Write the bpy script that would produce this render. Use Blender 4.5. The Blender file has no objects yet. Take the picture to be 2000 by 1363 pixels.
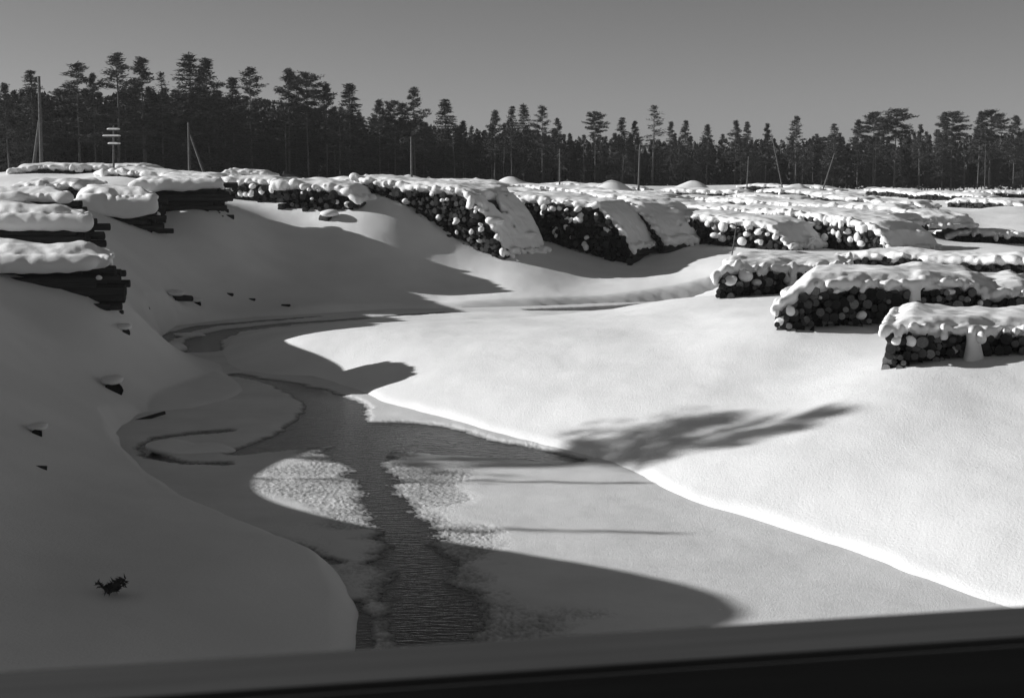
import bpy, math, random
import numpy as np
from mathutils import Vector, noise as mnoise

random.seed(7)
RNG = np.random.default_rng(11)
scene = bpy.context.scene
COL = scene.collection

# ------------------------------------------------------------------ camera
CAMZ = 7.5
FPX = 2675.0                       # focal length in photo pixels (photo 2000 x 1363)
PITCH = math.atan((681.5 - 345.0) / FPX)
cam_d = bpy.data.cameras.new('camera')
cam = bpy.data.objects.new('camera', cam_d)
COL.objects.link(cam)
cam.location = (0, 0, CAMZ)
cam.rotation_euler = (math.radians(90) - PITCH, 0, 0)
cam_d.sensor_width = 36.0
cam_d.lens = 36.0 * FPX / 2000.0
cam_d.clip_start = 0.1
cam_d.clip_end = 3000
cam_d.dof.use_dof = True
cam_d.dof.focus_distance = 60
cam_d.dof.aperture_fstop = 5.6
scene.camera = cam

# ------------------------------------------------------------------ sky and sun
SUN_EL, SUN_AZ = math.radians(20.6), math.radians(-86)      # azimuth measured from +Y, clockwise: sun stands to the left
world = bpy.data.worlds.new('World')
scene.world = world
world.use_nodes = True
nt = world.node_tree
nt.nodes.clear()
sky = nt.nodes.new('ShaderNodeTexSky')
sky.sky_type = 'NISHITA'
sky.sun_disc = False
sky.sun_elevation = SUN_EL
sky.sun_rotation = SUN_AZ
sky.air_density = 1.0
sky.dust_density = 0.6
sep = nt.nodes.new('ShaderNodeSeparateColor')               # red-sensitive black and white film
comb = nt.nodes.new('ShaderNodeCombineColor')
bg = nt.nodes.new('ShaderNodeBackground')
bg.inputs['Strength'].default_value = 0.051
wo = nt.nodes.new('ShaderNodeOutputWorld')
nt.links.new(sky.outputs[0], sep.inputs[0])
for i in range(3):
    nt.links.new(sep.outputs[0], comb.inputs[i])
nt.links.new(comb.outputs[0], bg.inputs[0])
nt.links.new(bg.outputs[0], wo.inputs[0])

sun_d = bpy.data.lights.new('sun', 'SUN')
sun_d.energy = 4.6
sun_d.angle = math.radians(0.53)
sun_d.color = (1.0, 1.0, 1.0)
sun = bpy.data.objects.new('sun', sun_d)
COL.objects.link(sun)
sdir = Vector((math.sin(SUN_AZ) * math.cos(SUN_EL), math.cos(SUN_AZ) * math.cos(SUN_EL), math.sin(SUN_EL)))
sun.rotation_euler = sdir.to_track_quat('Z', 'Y').to_euler()
sun.location = (-60, 40, 50)

scene.view_settings.view_transform = 'Standard'
scene.view_settings.look = 'None'
scene.view_settings.exposure = 0.25
scene.view_settings.gamma = 1.0
scene.view_settings.use_curve_mapping = False
scene.cycles.max_bounces = 5
scene.cycles.diffuse_bounces = 3
scene.cycles.volume_bounces = 0

# ------------------------------------------------------------------ pixel <-> place
CP, SP = math.cos(PITCH), math.sin(PITCH)
def ray(px, py):
    u = (px - 1000.0) / FPX; v = (681.5 - py) / FPX
    return (u, CP + v * SP, -SP + v * CP)
def at_d(px, py, d):
    r = ray(px, py); t = d / r[1]
    return (r[0] * t, d, CAMZ + r[2] * t)
def at_z(px, py, z):
    r = ray(px, py); t = (z - CAMZ) / r[2]
    return (r[0] * t, r[1] * t, z)

# ------------------------------------------------------------------ numpy noise
def _hash(ix, iy, seed):
    n = (ix * 374761393 + iy * 668265263 + seed * 2147483647) & 0x7fffffff
    n = ((n ^ (n >> 13)) * 1274126177) & 0x7fffffff
    return ((n ^ (n >> 16)) & 0xffff) / 65535.0
def vnoise(x, y, seed=0):
    xi = np.floor(x).astype(np.int64); yi = np.floor(y).astype(np.int64)
    fx = x - xi; fy = y - yi
    fx = fx * fx * fx * (fx * (fx * 6 - 15) + 10); fy = fy * fy * fy * (fy * (fy * 6 - 15) + 10)
    a = _hash(xi, yi, seed); b = _hash(xi + 1, yi, seed); c = _hash(xi, yi + 1, seed); d = _hash(xi + 1, yi + 1, seed)
    return (a + (b - a) * fx) * (1 - fy) + (c + (d - c) * fx) * fy - 0.5
def fbm(x, y, seed=0, octv=4, gain=0.5):
    s = np.zeros_like(x, dtype=float); amp = 1.0
    ca, sa = math.cos(0.7), math.sin(0.7)
    for o in range(octv):
        s += amp * vnoise(x, y, seed + o * 17)
        x, y = (x * ca - y * sa) * 2.03 + 5.1, (x * sa + y * ca) * 2.03 - 3.7
        amp *= gain
    return s
def sstep(a, b, x):
    t = np.clip((x - a) / (b - a), 0, 1)
    return t * t * (3 - 2 * t)

# ------------------------------------------------------------------ materials
def new_mat(name):
    m = bpy.data.materials.new(name); m.use_nodes = True
    n = m.node_tree; n.nodes.clear()
    b = n.nodes.new('ShaderNodeBsdfPrincipled'); o = n.nodes.new('ShaderNodeOutputMaterial')
    n.links.new(b.outputs[0], o.inputs[0])
    return m, n, b
def gray(v): return (v, v, v, 1)
def nz(n, scale, detail=3, rough=0.5, coord='Object', dist=0.0):
    tc = n.nodes.new('ShaderNodeTexCoord'); t = n.nodes.new('ShaderNodeTexNoise')
    t.inputs['Scale'].default_value = scale; t.inputs['Detail'].default_value = detail
    t.inputs['Roughness'].default_value = rough; t.inputs['Distortion'].default_value = dist
    n.links.new(tc.outputs[coord], t.inputs['Vector'])
    return t
def ramp(n, src, stops):
    r = n.nodes.new('ShaderNodeValToRGB')
    e = r.color_ramp.elements
    while len(e) < len(stops): e.new(0.5)
    for k, (p, v) in enumerate(stops):
        e[k].position = p; e[k].color = gray(v)
    n.links.new(src, r.inputs[0])
    return r
def bump(n, b, src, strength, dist, prev=None):
    k = n.nodes.new('ShaderNodeBump')
    k.inputs['Strength'].default_value = strength; k.inputs['Distance'].default_value = dist
    n.links.new(src, k.inputs['Height'])
    if prev: n.links.new(prev.outputs[0], k.inputs['Normal'])
    n.links.new(k.outputs[0], b.inputs['Normal'])
    return k

def mat_snow(name, lo=0.80, hi=0.88, grain=0.6):
    m, n, b = new_mat(name)
    t = nz(n, 0.35, 4)
    r = ramp(n, t.outputs[0], [(0.3, lo), (0.7, hi)])
    n.links.new(r.outputs[0], b.inputs['Base Color'])
    b.inputs['Roughness'].default_value = 0.75
    b.inputs['Specular IOR Level'].default_value = 0.15
    g1 = nz(n, 3.0, 4, 0.6); g2 = nz(n, 15.0, 4, 0.8)
    k = bump(n, b, g1.outputs[0], 0.14, 0.04)
    bump(n, b, g2.outputs[0], grain, 0.035, k)
    return m
M_SNOW = mat_snow('snow')
M_SNOWCAP = mat_snow('packed_snow', 0.80, 0.88, 0.5)
M_ICE = None
def mat_ice():
    m, n, b = new_mat('snowy_ice')
    t = nz(n, 0.5, 5, 0.6); r = ramp(n, t.outputs[0], [(0.3, 0.70), (0.7, 0.82)])
    tc = n.nodes.new('ShaderNodeTexCoord'); s = n.nodes.new('ShaderNodeSeparateXYZ')
    n.links.new(tc.outputs['Object'], s.inputs[0])
    mr = n.nodes.new('ShaderNodeMapRange')                    # thin wet ice is dark, thicker crust is white
    mr.inputs['From Min'].default_value = 0.0; mr.inputs['From Max'].default_value = 0.045
    n.links.new(s.outputs['Z'], mr.inputs['Value'])
    mx = n.nodes.new('ShaderNodeMix'); mx.data_type = 'RGBA'
    mx.inputs[6].default_value = gray(0.16)
    n.links.new(mr.outputs[0], mx.inputs[0]); n.links.new(r.outputs[0], mx.inputs[7])
    n.links.new(mx.outputs[2], b.inputs['Base Color'])
    b.inputs['Roughness'].default_value = 0.6; b.inputs['Specular IOR Level'].default_value = 0.2
    g = nz(n, 24, 4, 0.8); bump(n, b, g.outputs[0], 0.6, 0.03)
    return m
M_ICE = mat_ice()
def mat_water():
    m, n, b = new_mat('dark_water')
    b.inputs['Base Color'].default_value = gray(0.012)
    b.inputs['Roughness'].default_value = 0.12
    b.inputs['IOR'].default_value = 1.33
    tc = n.nodes.new('ShaderNodeTexCoord'); mp = n.nodes.new('ShaderNodeMapping')
    mp.inputs['Scale'].default_value = (1.2, 5.0, 1.0)
    t = n.nodes.new('ShaderNodeTexNoise'); t.inputs['Scale'].default_value = 2.2; t.inputs['Detail'].default_value = 5
    n.links.new(tc.outputs['Object'], mp.inputs[0]); n.links.new(mp.outputs[0], t.inputs['Vector'])
    bump(n, b, t.outputs[0], 0.35, 0.05)
    return m
M_WATER = mat_water()
def mat_bark(name, lo, hi):
    m, n, b = new_mat(name)
    t = nz(n, 6.0, 5, 0.65); r = ramp(n, t.outputs[0], [(0.3, lo), (0.72, hi)])
    n.links.new(r.outputs[0], b.inputs['Base Color'])
    b.inputs['Roughness'].default_value = 0.9; b.inputs['Specular IOR Level'].default_value = 0.1
    g = nz(n, 18, 4, 0.7); bump(n, b, g.outputs[0], 0.7, 0.03)
    return m
M_BARK = mat_bark('bark', 0.030, 0.085)
def mat_cut(name, lo, hi):
    m, n, b = new_mat(name)
    oi = n.nodes.new('ShaderNodeObjectInfo')
    r = ramp(n, oi.outputs['Random'], [(0.0, lo), (0.5, lo * 1.3), (0.8, lo * 0.5 + hi * 0.5), (1.0, hi)])
    tc = n.nodes.new('ShaderNodeTexCoord')
    w = n.nodes.new('ShaderNodeTexWave'); w.wave_type = 'RINGS'; w.rings_direction = 'Y'
    w.inputs['Scale'].default_value = 2.2; w.inputs['Distortion'].default_value = 1.5; w.inputs['Detail'].default_value = 2
    n.links.new(tc.outputs['Object'], w.inputs['Vector'])
    r2 = ramp(n, w.outputs[0], [(0.0, 0.62), (1.0, 1.0)])
    t = nz(n, 3.0, 4, 0.6); r3 = ramp(n, t.outputs[0], [(0.32, 0.55), (0.65, 1.0)])
    a = n.nodes.new('ShaderNodeMix'); a.data_type = 'RGBA'; a.blend_type = 'MULTIPLY'; a.inputs[0].default_value = 1
    c = n.nodes.new('ShaderNodeMix'); c.data_type = 'RGBA'; c.blend_type = 'MULTIPLY'; c.inputs[0].default_value = 1
    n.links.new(r.outputs[0], a.inputs[6]); n.links.new(r2.outputs[0], a.inputs[7])
    n.links.new(a.outputs[2], c.inputs[6]); n.links.new(r3.outputs[0], c.inputs[7])
    n.links.new(c.outputs[2], b.inputs['Base Color'])
    b.inputs['Roughness'].default_value = 0.85; b.inputs['Specular IOR Level'].default_value = 0.1
    return m
M_CUT = mat_cut('sawn_end_grain', 0.05, 0.42)
M_CUTOLD = mat_cut('weathered_end_grain', 0.03, 0.10)
def mat_needles():
    m, n, b = new_mat('needles')
    t = nz(n, 0.8, 3); r = ramp(n, t.outputs[0], [(0.3, 0.045), (0.7, 0.085)])
    n.links.new(r.outputs[0], b.inputs['Base Color'])
    b.inputs['Roughness'].default_value = 0.8; b.inputs['Specular IOR Level'].default_value = 0.1
    return m
M_NEEDLE = mat_needles()
M_TRUNK = mat_bark('tree_bark', 0.07, 0.17)
M_POLE = mat_bark('weathered_pole_wood', 0.07, 0.15)
def mat_beam():
    m, n, b = new_mat('dark_bridge_timber')
    tc = n.nodes.new('ShaderNodeTexCoord'); mp = n.nodes.new('ShaderNodeMapping'); mp.inputs['Scale'].default_value = (0.6, 14, 14)
    t = n.nodes.new('ShaderNodeTexNoise'); t.inputs['Scale'].default_value = 3; t.inputs['Detail'].default_value = 4
    n.links.new(tc.outputs['Object'], mp.inputs[0]); n.links.new(mp.outputs[0], t.inputs['Vector'])
    r = ramp(n, t.outputs[0], [(0.3, 0.05), (0.7, 0.065)]); n.links.new(r.outputs[0], b.inputs['Base Color'])
    b.inputs['Roughness'].default_value = 0.85; b.inputs['Specular IOR Level'].default_value = 0.1
    return m
M_BEAM = mat_beam()
M_STONE = mat_bark('wet_dark_wood', 0.02, 0.05)

# ------------------------------------------------------------------ object helpers
def mesh_from(name, verts, faces, mats, smooth=True, midx=None):
    me = bpy.data.meshes.new(name)
    verts = np.asarray(verts, dtype=np.float32)
    if isinstance(faces, np.ndarray):
        k = faces.shape[1]; nf = len(faces)
        me.vertices.add(len(verts)); me.vertices.foreach_set('co', verts.ravel())
        me.loops.add(nf * k); me.loops.foreach_set('vertex_index', faces.astype(np.int32).ravel())
        me.polygons.add(nf); me.polygons.foreach_set('loop_start', np.arange(0, nf * k, k, dtype=np.int32))
        me.update(calc_edges=True)
    else:
        me.from_pydata([tuple(map(float, v)) for v in verts], [], faces); me.update()
    for m in mats: me.materials.append(m)
    if midx is not None: me.polygons.foreach_set('material_index', np.asarray(midx, dtype=np.int32))
    me.polygons.foreach_set('use_smooth', np.full(len(me.polygons), smooth, dtype=bool))
    me.update()
    return me
def obj(name, me, parent=None, loc=None):
    o = bpy.data.objects.new(name, me); COL.objects.link(o)
    if parent is not None: o.parent = parent
    if loc is not None: o.location = loc
    return o
def empty(name, loc, rz=0.0):
    o = bpy.data.objects.new(name, None); COL.objects.link(o)
    o.location = loc; o.rotation_euler = (0, 0, rz); o.empty_display_size = 0.3
    return o
def tag(o, label=None, cat=None, group=None, kind=None):
    if label: o['label'] = label
    if cat: o['category'] = cat
    if group: o['group'] = group
    if kind: o['kind'] = kind
    return o

# ------------------------------------------------------------------ terrain: river outline in plan
RIV_PX = [(2400,1420),(2150,1290),(1960,1200),(1860,1162),(1650,1085),(1450,1020),(1330,985),(1240,935),(1180,908),(1080,880),
          (960,850),(880,828),(800,806),(750,793),(690,768),(600,738),(520,736),(462,728),(432,708),(425,690),(442,665),(520,647),
          (640,634),(760,624),(860,616),(1050,613),(1200,611),(1290,603),(1420,594),(1600,592),(1900,588),
          (1900,574),(1600,580),(1420,586),(1290,590),(1040,600),(900,604),(760,606),(640,614),(500,622),(335,638),(306,656),(300,672),
          (330,686),(390,701),(438,713),(449,731),(478,748),(490,768),(450,785),(380,803),(280,812),(240,835),(222,852),(236,882),(280,915),
          (330,945),(362,972),(430,1002),(550,1062),(640,1102),(680,1150),(693,1200),(695,1270),(690,1420)]
RIV = np.array([at_z(px, py, 0.0)[:2] for px, py in RIV_PX])
def river_sd(x, y):
    """signed distance to the river outline, positive on land"""
    d2 = np.full(x.shape, 1e9); inside = np.zeros(x.shape, bool)
    n = len(RIV)
    for i in range(n):
        ax, ay = RIV[i]; bx, by = RIV[(i + 1) % n]
        ex, ey = bx - ax, by - ay
        t = np.clip(((x - ax) * ex + (y - ay) * ey) / (ex * ex + ey * ey + 1e-9), 0, 1)
        dx = x - ax - t * ex; dy = y - ay - t * ey
        d2 = np.minimum(d2, dx * dx + dy * dy)
        c = ((ay > y) != (by > y))
        if abs(by - ay) > 1e-9:
            inside ^= c & (x < (bx - ax) * (y - ay) / (by - ay) + ax)
    d = np.sqrt(d2)
    return np.where(inside, -d, d)

# control points (px, py, z) on the right bank, then (px, py, depth) elsewhere, then plain (x, y, z)
RB = [(1950,1110),(1950,1030),(1950,940),(1950,860),(1950,790),(1780,1080),(1780,1000),(1780,920),(1780,830),(1600,1020),(1600,960),(1600,890),(1600,810),(1600,730),
      (1450,975),(1450,920),(1450,860),(1450,770),(1300,935),(1300,880),(1300,820),(1300,750),(1300,680),(1130,872),(1130,830),(1130,780),(1130,720),(1130,670),(1130,635),
      (1000,842),(1000,810),(1000,760),(1000,710),(1000,670),(1000,640),(880,808),(880,770),(880,730),(880,690),(880,655),(780,778),(780,740),(780,700),(780,665),(780,637),
      (600,720),(600,690),(600,660),(480,715),(480,685)]      # pixels on the right bank, heights follow from the distance to the stream
def bank_z(px, py):
    lo, hi = 0.0, 2.7
    for _ in range(18):
        m = 0.5 * (lo + hi); x, y, _z = at_z(px, py, m)
        sd = float(river_sd(np.array([x]), np.array([y]))[0])
        f = 0.12 + 2.4 * (1 - math.exp(-max(sd, 0) / 7.5))
        if m < f: lo = m
        else: hi = m
    return 0.5 * (lo + hi)
CZ = [(px, py, bank_z(px, py)) for px, py in RB] + [
      (1720,728,2.15),(1940,712,2.3),(1800,745,2.1),(2000,735,2.25),(1500,650,2.45),(1700,638,2.5),(1940,617,2.55),(1395,582,2.45),(1550,572,2.5),(1290,590,2.2),(1340,584,2.3),(1240,613,1.9),(1180,622,1.7),
      (1900,505,2.5),(1740,492,2.5),(1600,500,2.5),(1450,506,2.3),(1990,500,2.5),(1420,520,1.9),
      (1250,560,0.9),(1100,560,0.75),(1000,575,0.6),(900,590,0.5),(1250,540,1.1),(1380,545,1.3),(1100,590,0.4)]
CD = [(1300,505,94),(1200,488,96),(1050,472,95),(960,512,87),(880,468,88.5),(800,432,89),(700,392,91),(850,525,86),(700,520,84),(700,455,86),
      (600,560,78),(500,500,82),(600,432,88),(450,420,85),(350,425,81),(350,500,76),(300,560,69),(500,592,75),(400,607,71.5),
      (250,480,70),(230,565,56),(150,585,47.6),(150,592,48),(30,602,46),(200,645,46.5),(270,658,57),(100,700,42),(250,720,46),(380,722,51),(30,800,34),
      (150,850,35),(300,792,44.0),(30,950,28),(150,1000,27),(300,1050,25),(30,1150,21),(400,1150,22),(550,1190,21.6),(200,1300,18),(640,1240,21),
      (480,1090,23.8),(330,990,29),(240,905,34),(170,800,38),(650,500,85),(900,550,84),(1050,520,86),
      (560,394,93),(430,394,91),(330,388,87),(180,440,72),(300,440,76.3),(302,436,81),(428,392,82.4),(430,394,87),(214,578,48.2),(212,572,50.5),(30,440,60),(30,500,54),(1180,470,99),(1290,478,99),(1500,490,94)]
CD += [(130,496,52.0),(40,490,52.0),(110,486,57.0),(30,484,57.0),(110,428,62.4),(30,424,62.4),(80,414,66),(80,366,71.5),(20,366,71.5),(1745,428,113),(1790,446,110),(1862,482,103),(1925,464,112),(1885,440,127),(1945,402,150),(1800,400,142),(1900,388,190)]
CX = [(-17,24.9,8.2),(-20,24.9,8.0),(-17,22.5,7.3),(-17,27.5,6.7),(-17.5,31.5,4.6),(-12,24,3.6),(-12,20,3.4),(-14,15,5.2),(-19,35,4.4),(-19,38,5.1),(-19,41,5.5),(-19,44,5.2),(-24,34,4.2),(-32,34,4.6),(-30,50,5.0),(-40,25,5.5),
      (-25,22,6.6),(-45,60,5.8),(-32,75,6.0),(-40,100,6.4),(-25,105,6.2),(-60,120,6.6),(-30,140,6.6),(-10,120,5.9),(-10,150,6.0),(0,110,5.4),(5,105,4.8),
      (10,125,4.9),(20,110,3.9),(20,140,4.6),(35,120,3.4),(35,100,2.5),(45,120,2.6),(45,150,3.0),(25,180,4.2),(0,200,5.5),(-50,200,6.3),(50,220,3.6),(80,250,3.4),
      (90,150,2.6),(70,90,2.5),(40,60,2.6),(25,40,2.6),(25,25,2.3),(30,15,2.2),(0,330,4.6),(-120,300,6),(140,380,3.4),(60,400,3.6),(-150,100,6.5),(-90,40,6),
      (160,100,2.6),(90,30,2.5),(12,12,1.2),(-4,14,0.4),(200,600,3.5),(-200,600,6),(0,700,4.5),(60,76,2.3),(35,78,1.9),(28,84,2.0)]
ROWS = [((1420,383,158),(1565,392,152),'log row left of the smooth snow hump in the far right field'),
        ((1500,399,135),(1600,405,131),'short log row in front of the smooth snow hump'),
        ((1690,395,150),(1805,402,146),'log row behind the small broken stack'),
        ((1850,391,178),(2000,397,172),'log row on the far right slope below the last row'),
        ((1300,386,152),(1420,392,147),'log row right beside the foot of the tall bare pole'),
        ((20,322,112),(330,324,114),'long snow capped log row along the left skyline'),
        ((190,326,104),(440,345,100),'log row with a line of grey lumps below the left skyline'),
        ((30,352,78),(170,352,78),'flat snow capped log row above the left bank stacks'),
        ((430,331,135),(525,334,135),'flat snow slab on dark logs standing above the left skyline'),
        ((560,348,118),(760,350,112),'log row behind the high bank stacks'),
        ((700,348,150),(960,356,140),'log row below the two low heaps'),
        ((890,366,122),(1110,386,110),'log row just behind the broad dark stack'),
        ((960,358,150),(1300,378,136),'log row reaching to the foot of the tall bare pole'),
        ((1110,392,112),(1330,408,106),'log row behind the snow draped stack end'),
        ((1080,372,135),(1380,400,122),'log row crossing the middle of the log field'),
        ((1300,404,118),(1490,416,109),'log row with three dark gaps behind the low rounded stack'),
        ((1280,372,170),(1470,378,165),'log row beneath the skyline right of the tall bare pole'),
        ((1380,392,140),(1640,408,128),'log row in the right middle of the log field'),
        ((1590,402,128),(1770,410,122),'log row with evenly spaced lumps above the shaded slope'),
        ((1640,418,112),(1745,430,108),'short log row right behind the lumpy dark stack'),
        ((1480,372,185),(1660,384,175),'log row below the pale leaning trunk'),
        ((1580,384,165),(1700,392,160),'log row under a smooth snow hump, far right field'),
        ((1690,370,230),(1790,378,215),'small far log row with a dark face'),
        ((1790,378,215),(1920,384,205),'dark faced log row near the right end of the skyline'),
        ((1755,415,118),(1815,435,114),'small broken log stack jutting from the shaded slope'),
        ((1440,362,250),(1640,370,240),'farthest log row under the leaning trunks'),
        ((1880,374,240),(2040,378,235),'last log row at the right end of the skyline'),
        ((1620,500,82),(2060,512,76),'nearly buried log row behind the three right bank stacks'),
        ((1850,454,116),(2010,457,116),'low row of snow lumps at the foot of the far right slope'),
        ((1050,356,200),(1260,364,195),'far log row under the snow mounds')]
ROWPTS = []
for _a, _b, _l in ROWS:
    if 'nearly buried' in _l or 'above the left bank' in _l or 'flat snow slab' in _l: continue
    _A, _B = np.array(at_d(*_a)), np.array(at_d(*_b))
    for _t in (0.05, 0.5, 0.95):
        _p = _A + (_B - _A) * _t
        ROWPTS.append((_p[0], _p[1] + 2.8, _p[2] - 0.45))
        ROWPTS.append((_p[0], _p[1] - 1.6, _p[2] - (0.85 if _a[0] < 1250 else 1.25)))
CTRL = np.array([at_z(*c) for c in CZ] + [at_d(*c) for c in CD] + [tuple(c) for c in CX] + ROWPTS + [(p[0], p[1], 0.06) for p in RIV[1:28]] + [at_d(1340,640,70)[:2] + (0.9,), at_d(1240,640,72)[:2] + (0.6,), at_d(1430,640,73)[:2] + (1.2,), at_d(1150,640,70)[:2] + (0.6,)], dtype=float)
def _phi(r2, sc): return np.sqrt(r2 + sc * sc)
_W = None
def _warp(x, y):                    # nearer distances count for more, so that far points spread out
    r = np.sqrt(x * x + y * y) + 1e-6
    s = 30.0 * np.log1p(r / 30.0) / r
    return x * s, y * s
_cx, _cy = _warp(CTRL[:, 0], CTRL[:, 1])
_n = len(CTRL)
_A = np.zeros((_n + 3, _n + 3))
_A[:_n, :_n] = _phi((_cx[:, None] - _cx) ** 2 + (_cy[:, None] - _cy) ** 2, 1.7) - np.eye(_n) * 0.10
_A[:_n, _n] = 1; _A[:_n, _n + 1] = _cx; _A[:_n, _n + 2] = _cy
_A[_n:, :_n] = _A[:_n, _n:].T
_W = np.linalg.solve(_A, np.concatenate([CTRL[:, 2], np.zeros(3)]))
def base_h(x, y):
    wx, wy = _warp(x, y)
    h = _W[_n] + _W[_n + 1] * wx + _W[_n + 2] * wy
    for i in range(_n):
        h = h + _W[i] * np.sqrt((wx - _cx[i]) ** 2 + (wy - _cy[i]) ** 2 + 2.89)
    return h
def ground_h(x, y):
    x = np.asarray(x, float); y = np.asarray(y, float)
    h = base_h(x, y)
    s = river_sd(x, y)
    h = np.maximum(h, 0.10 + 0.12 * np.clip(s, 0, 3))
    far = np.clip(np.sqrt(x * x + y * y) / 60, 0.4, 3)
    h = h + 0.11 * fbm(x * 0.22, y * 0.22, 3, 3) * sstep(0.3, 3.0, s) + 0.022 * fbm(x * 0.9, y * 0.9, 9, 3) * sstep(0.2, 1.0, s)
    e = s + 0.25 * fbm(x * 0.4, y * 0.4, 21, 3) * np.clip(45.0 / (np.abs(y) + 1), 0, 1) ** 2
    k = sstep(-0.62, 0.48, e)
    return -0.32 + (h + 0.32) * k
def gh(x, y): return float(ground_h(np.array([x]), np.array([y]))[0])

def polar_grid(angs, rads):
    A, R = np.meshgrid(np.radians(angs), rads)
    return R * np.sin(A), R * np.cos(A)
def grid_faces(nr, nc):
    i = np.arange(nr * nc).reshape(nr, nc)
    return np.stack([i[:-1, :-1].ravel(), i[:-1, 1:].ravel(), i[1:, 1:].ravel(), i[1:, :-1].ravel()], 1)

angs = np.concatenate([np.arange(-88, -24, 1.0), np.arange(-24, 24, 0.07), np.arange(24, 89, 1.0)])
rads = [3.0]
while rads[-1] < 12: rads.append(rads[-1] * 1.03)
while rads[-1] < 170: rads.append(rads[-1] * 1.0058)
while rads[-1] < 700: rads.append(rads[-1] * 1.03)
rads = np.array(rads)
X, Y = polar_grid(angs, rads)
Z = ground_h(X, Y)
me = mesh_from('snow_ground', np.stack([X.ravel(), Y.ravel(), Z.ravel()], 1), grid_faces(len(rads), len(angs))[:, ::-1].copy(), [M_SNOW])
ground = tag(obj('ground', me), 'deep snow covering both river banks and the log field', None, None, 'structure')

# ------------------------------------------------------------------ water and river ice
wx0, wx1, wy0, wy1 = -22, 60, 10, 110
me = mesh_from('water', [(wx0, wy0, 0), (wx1, wy0, 0), (wx1, wy1, 0), (wx0, wy1, 0)], [(0, 1, 2, 3)], [M_WATER])
tag(obj('water', me), 'dark open water in the half frozen stream', None, None, 'structure')

def chan(pts):     # (px, py, half width in metres)
    return [(at_z(px, py, 0)[0], at_z(px, py, 0)[1], hw) for px, py, hw in pts]
CH_MAIN = chan([(700,880,0.9),(715,905,0.55),(738,960,0.5),(770,1010,0.5),(795,1060,0.55),(815,1110,0.65),(830,1170,0.72),(842,1260,0.78),(860,1420,0.85)])
CH_POOL = [chan([(470,885,0.35),(560,868,0.9),(640,850,1.5),(760,850,2.1),(900,872,1.3),(1010,885,0.8),(1120,900,0.3)]),
           chan([(640,835,1.2),(660,790,0.9),(600,765,0.7),(560,752,0.45),(500,741,0.3),(455,733,0.3)]),
           chan([(345,684,0.5),(390,684,1.0),(400,664,0.8),(450,647,0.6),(560,634,0.5),(700,624,0.45),(860,612,0.35)]),
           chan([(310,668,0.5),(345,650,0.4),(400,638,0.35),(500,629,0.3),(620,619,0.15)]),
           chan([(1040,606,0.5),(1150,604,1.0),(1290,597,1.3)]),
           chan([(450,842,0.10),(380,848,0.2),(310,856,0.25),(283,876,0.22),(300,894,0.2),(360,906,0.16),(440,908,0.12)]),
           chan([(693,1180,0.18),(702,1230,0.25),(705,1280,0.3),(705,1420,0.35)]),
           chan([(520,1050,0.1),(600,1078,0.2),(650,1098,0.12)])]
def chan_d(x, y, ch):
    best = np.full(x.shape, 1e9)
    for (ax, ay, aw), (bx, by, bw) in zip(ch[:-1], ch[1:]):
        ex, ey = bx - ax, by - ay
        t = np.clip(((x - ax) * ex + (y - ay) * ey) / (ex * ex + ey * ey), 0, 1)
        best = np.minimum(best, np.hypot(x - ax - t * ex, y - ay - t * ey) - (aw + (bw - aw) * t))
    return best
ia = np.arange(-23, 24, 0.055)
ir = [15.0]
while ir[-1] < 58: ir.append(ir[-1] * (1.0015 if 23 < ir[-1] < 37 else 1.0026))
while ir[-1] < 100: ir.append(ir[-1] * 1.005)
ir = np.array(ir)
X, Y = polar_grid(ia, ir)
S = river_sd(X, Y)
keep = S < 0.8
dm = chan_d(X, Y, CH_MAIN)
do = np.full(X.shape, 1e9)
for c in CH_POOL: do = np.minimum(do, chan_d(X, Y, c))
wob = 0.9 * fbm(X * 0.7, Y * 1.5, 41, 5, 0.6)
fine = fbm(X * 17.0, Y * 11.0, 51, 3, 0.75)
dmw = dm + wob * 0.5
dow = do + wob * 0.25
h = np.minimum(0.055, 0.055 * np.clip(dmw / 0.28, -1.5, 1))
slush = sstep(2.1, 0.6, dmw + 2.2 * fbm(X * 0.5, Y * 0.5, 77, 3)) * sstep(-0.3, 0.0, dmw)
h = h * (1 - 0.5 * slush) + 0.022 * fine * slush
h2 = np.clip(dow * 0.22, -0.09, 0.06)
h2 = h2 + 0.022 * fine * sstep(0.5, 0.05, np.abs(dow))
Zi = np.minimum(h, h2)
Zi = Zi + 0.010 * fbm(X * 1.5, Y * 1.5, 61, 3) + 0.018 * sstep(1.2, 0.3, -S)
# a thin rim of old snow along the foot of the right bank
faces = grid_faces(len(ir), len(ia))[:, ::-1]
kf = keep.ravel()[faces].any(axis=1)
faces = faces[kf]
used = np.unique(faces); remap = np.zeros(X.size, dtype=np.int64); remap[used] = np.arange(len(used))
V = np.stack([X.ravel(), Y.ravel(), Zi.ravel()], 1)[used]
me = mesh_from('river_ice', V, remap[faces], [M_ICE])
tag(obj('river_ice', me), 'snow dusted ice with a slushy edge along the open water', None, None, 'structure')

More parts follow.
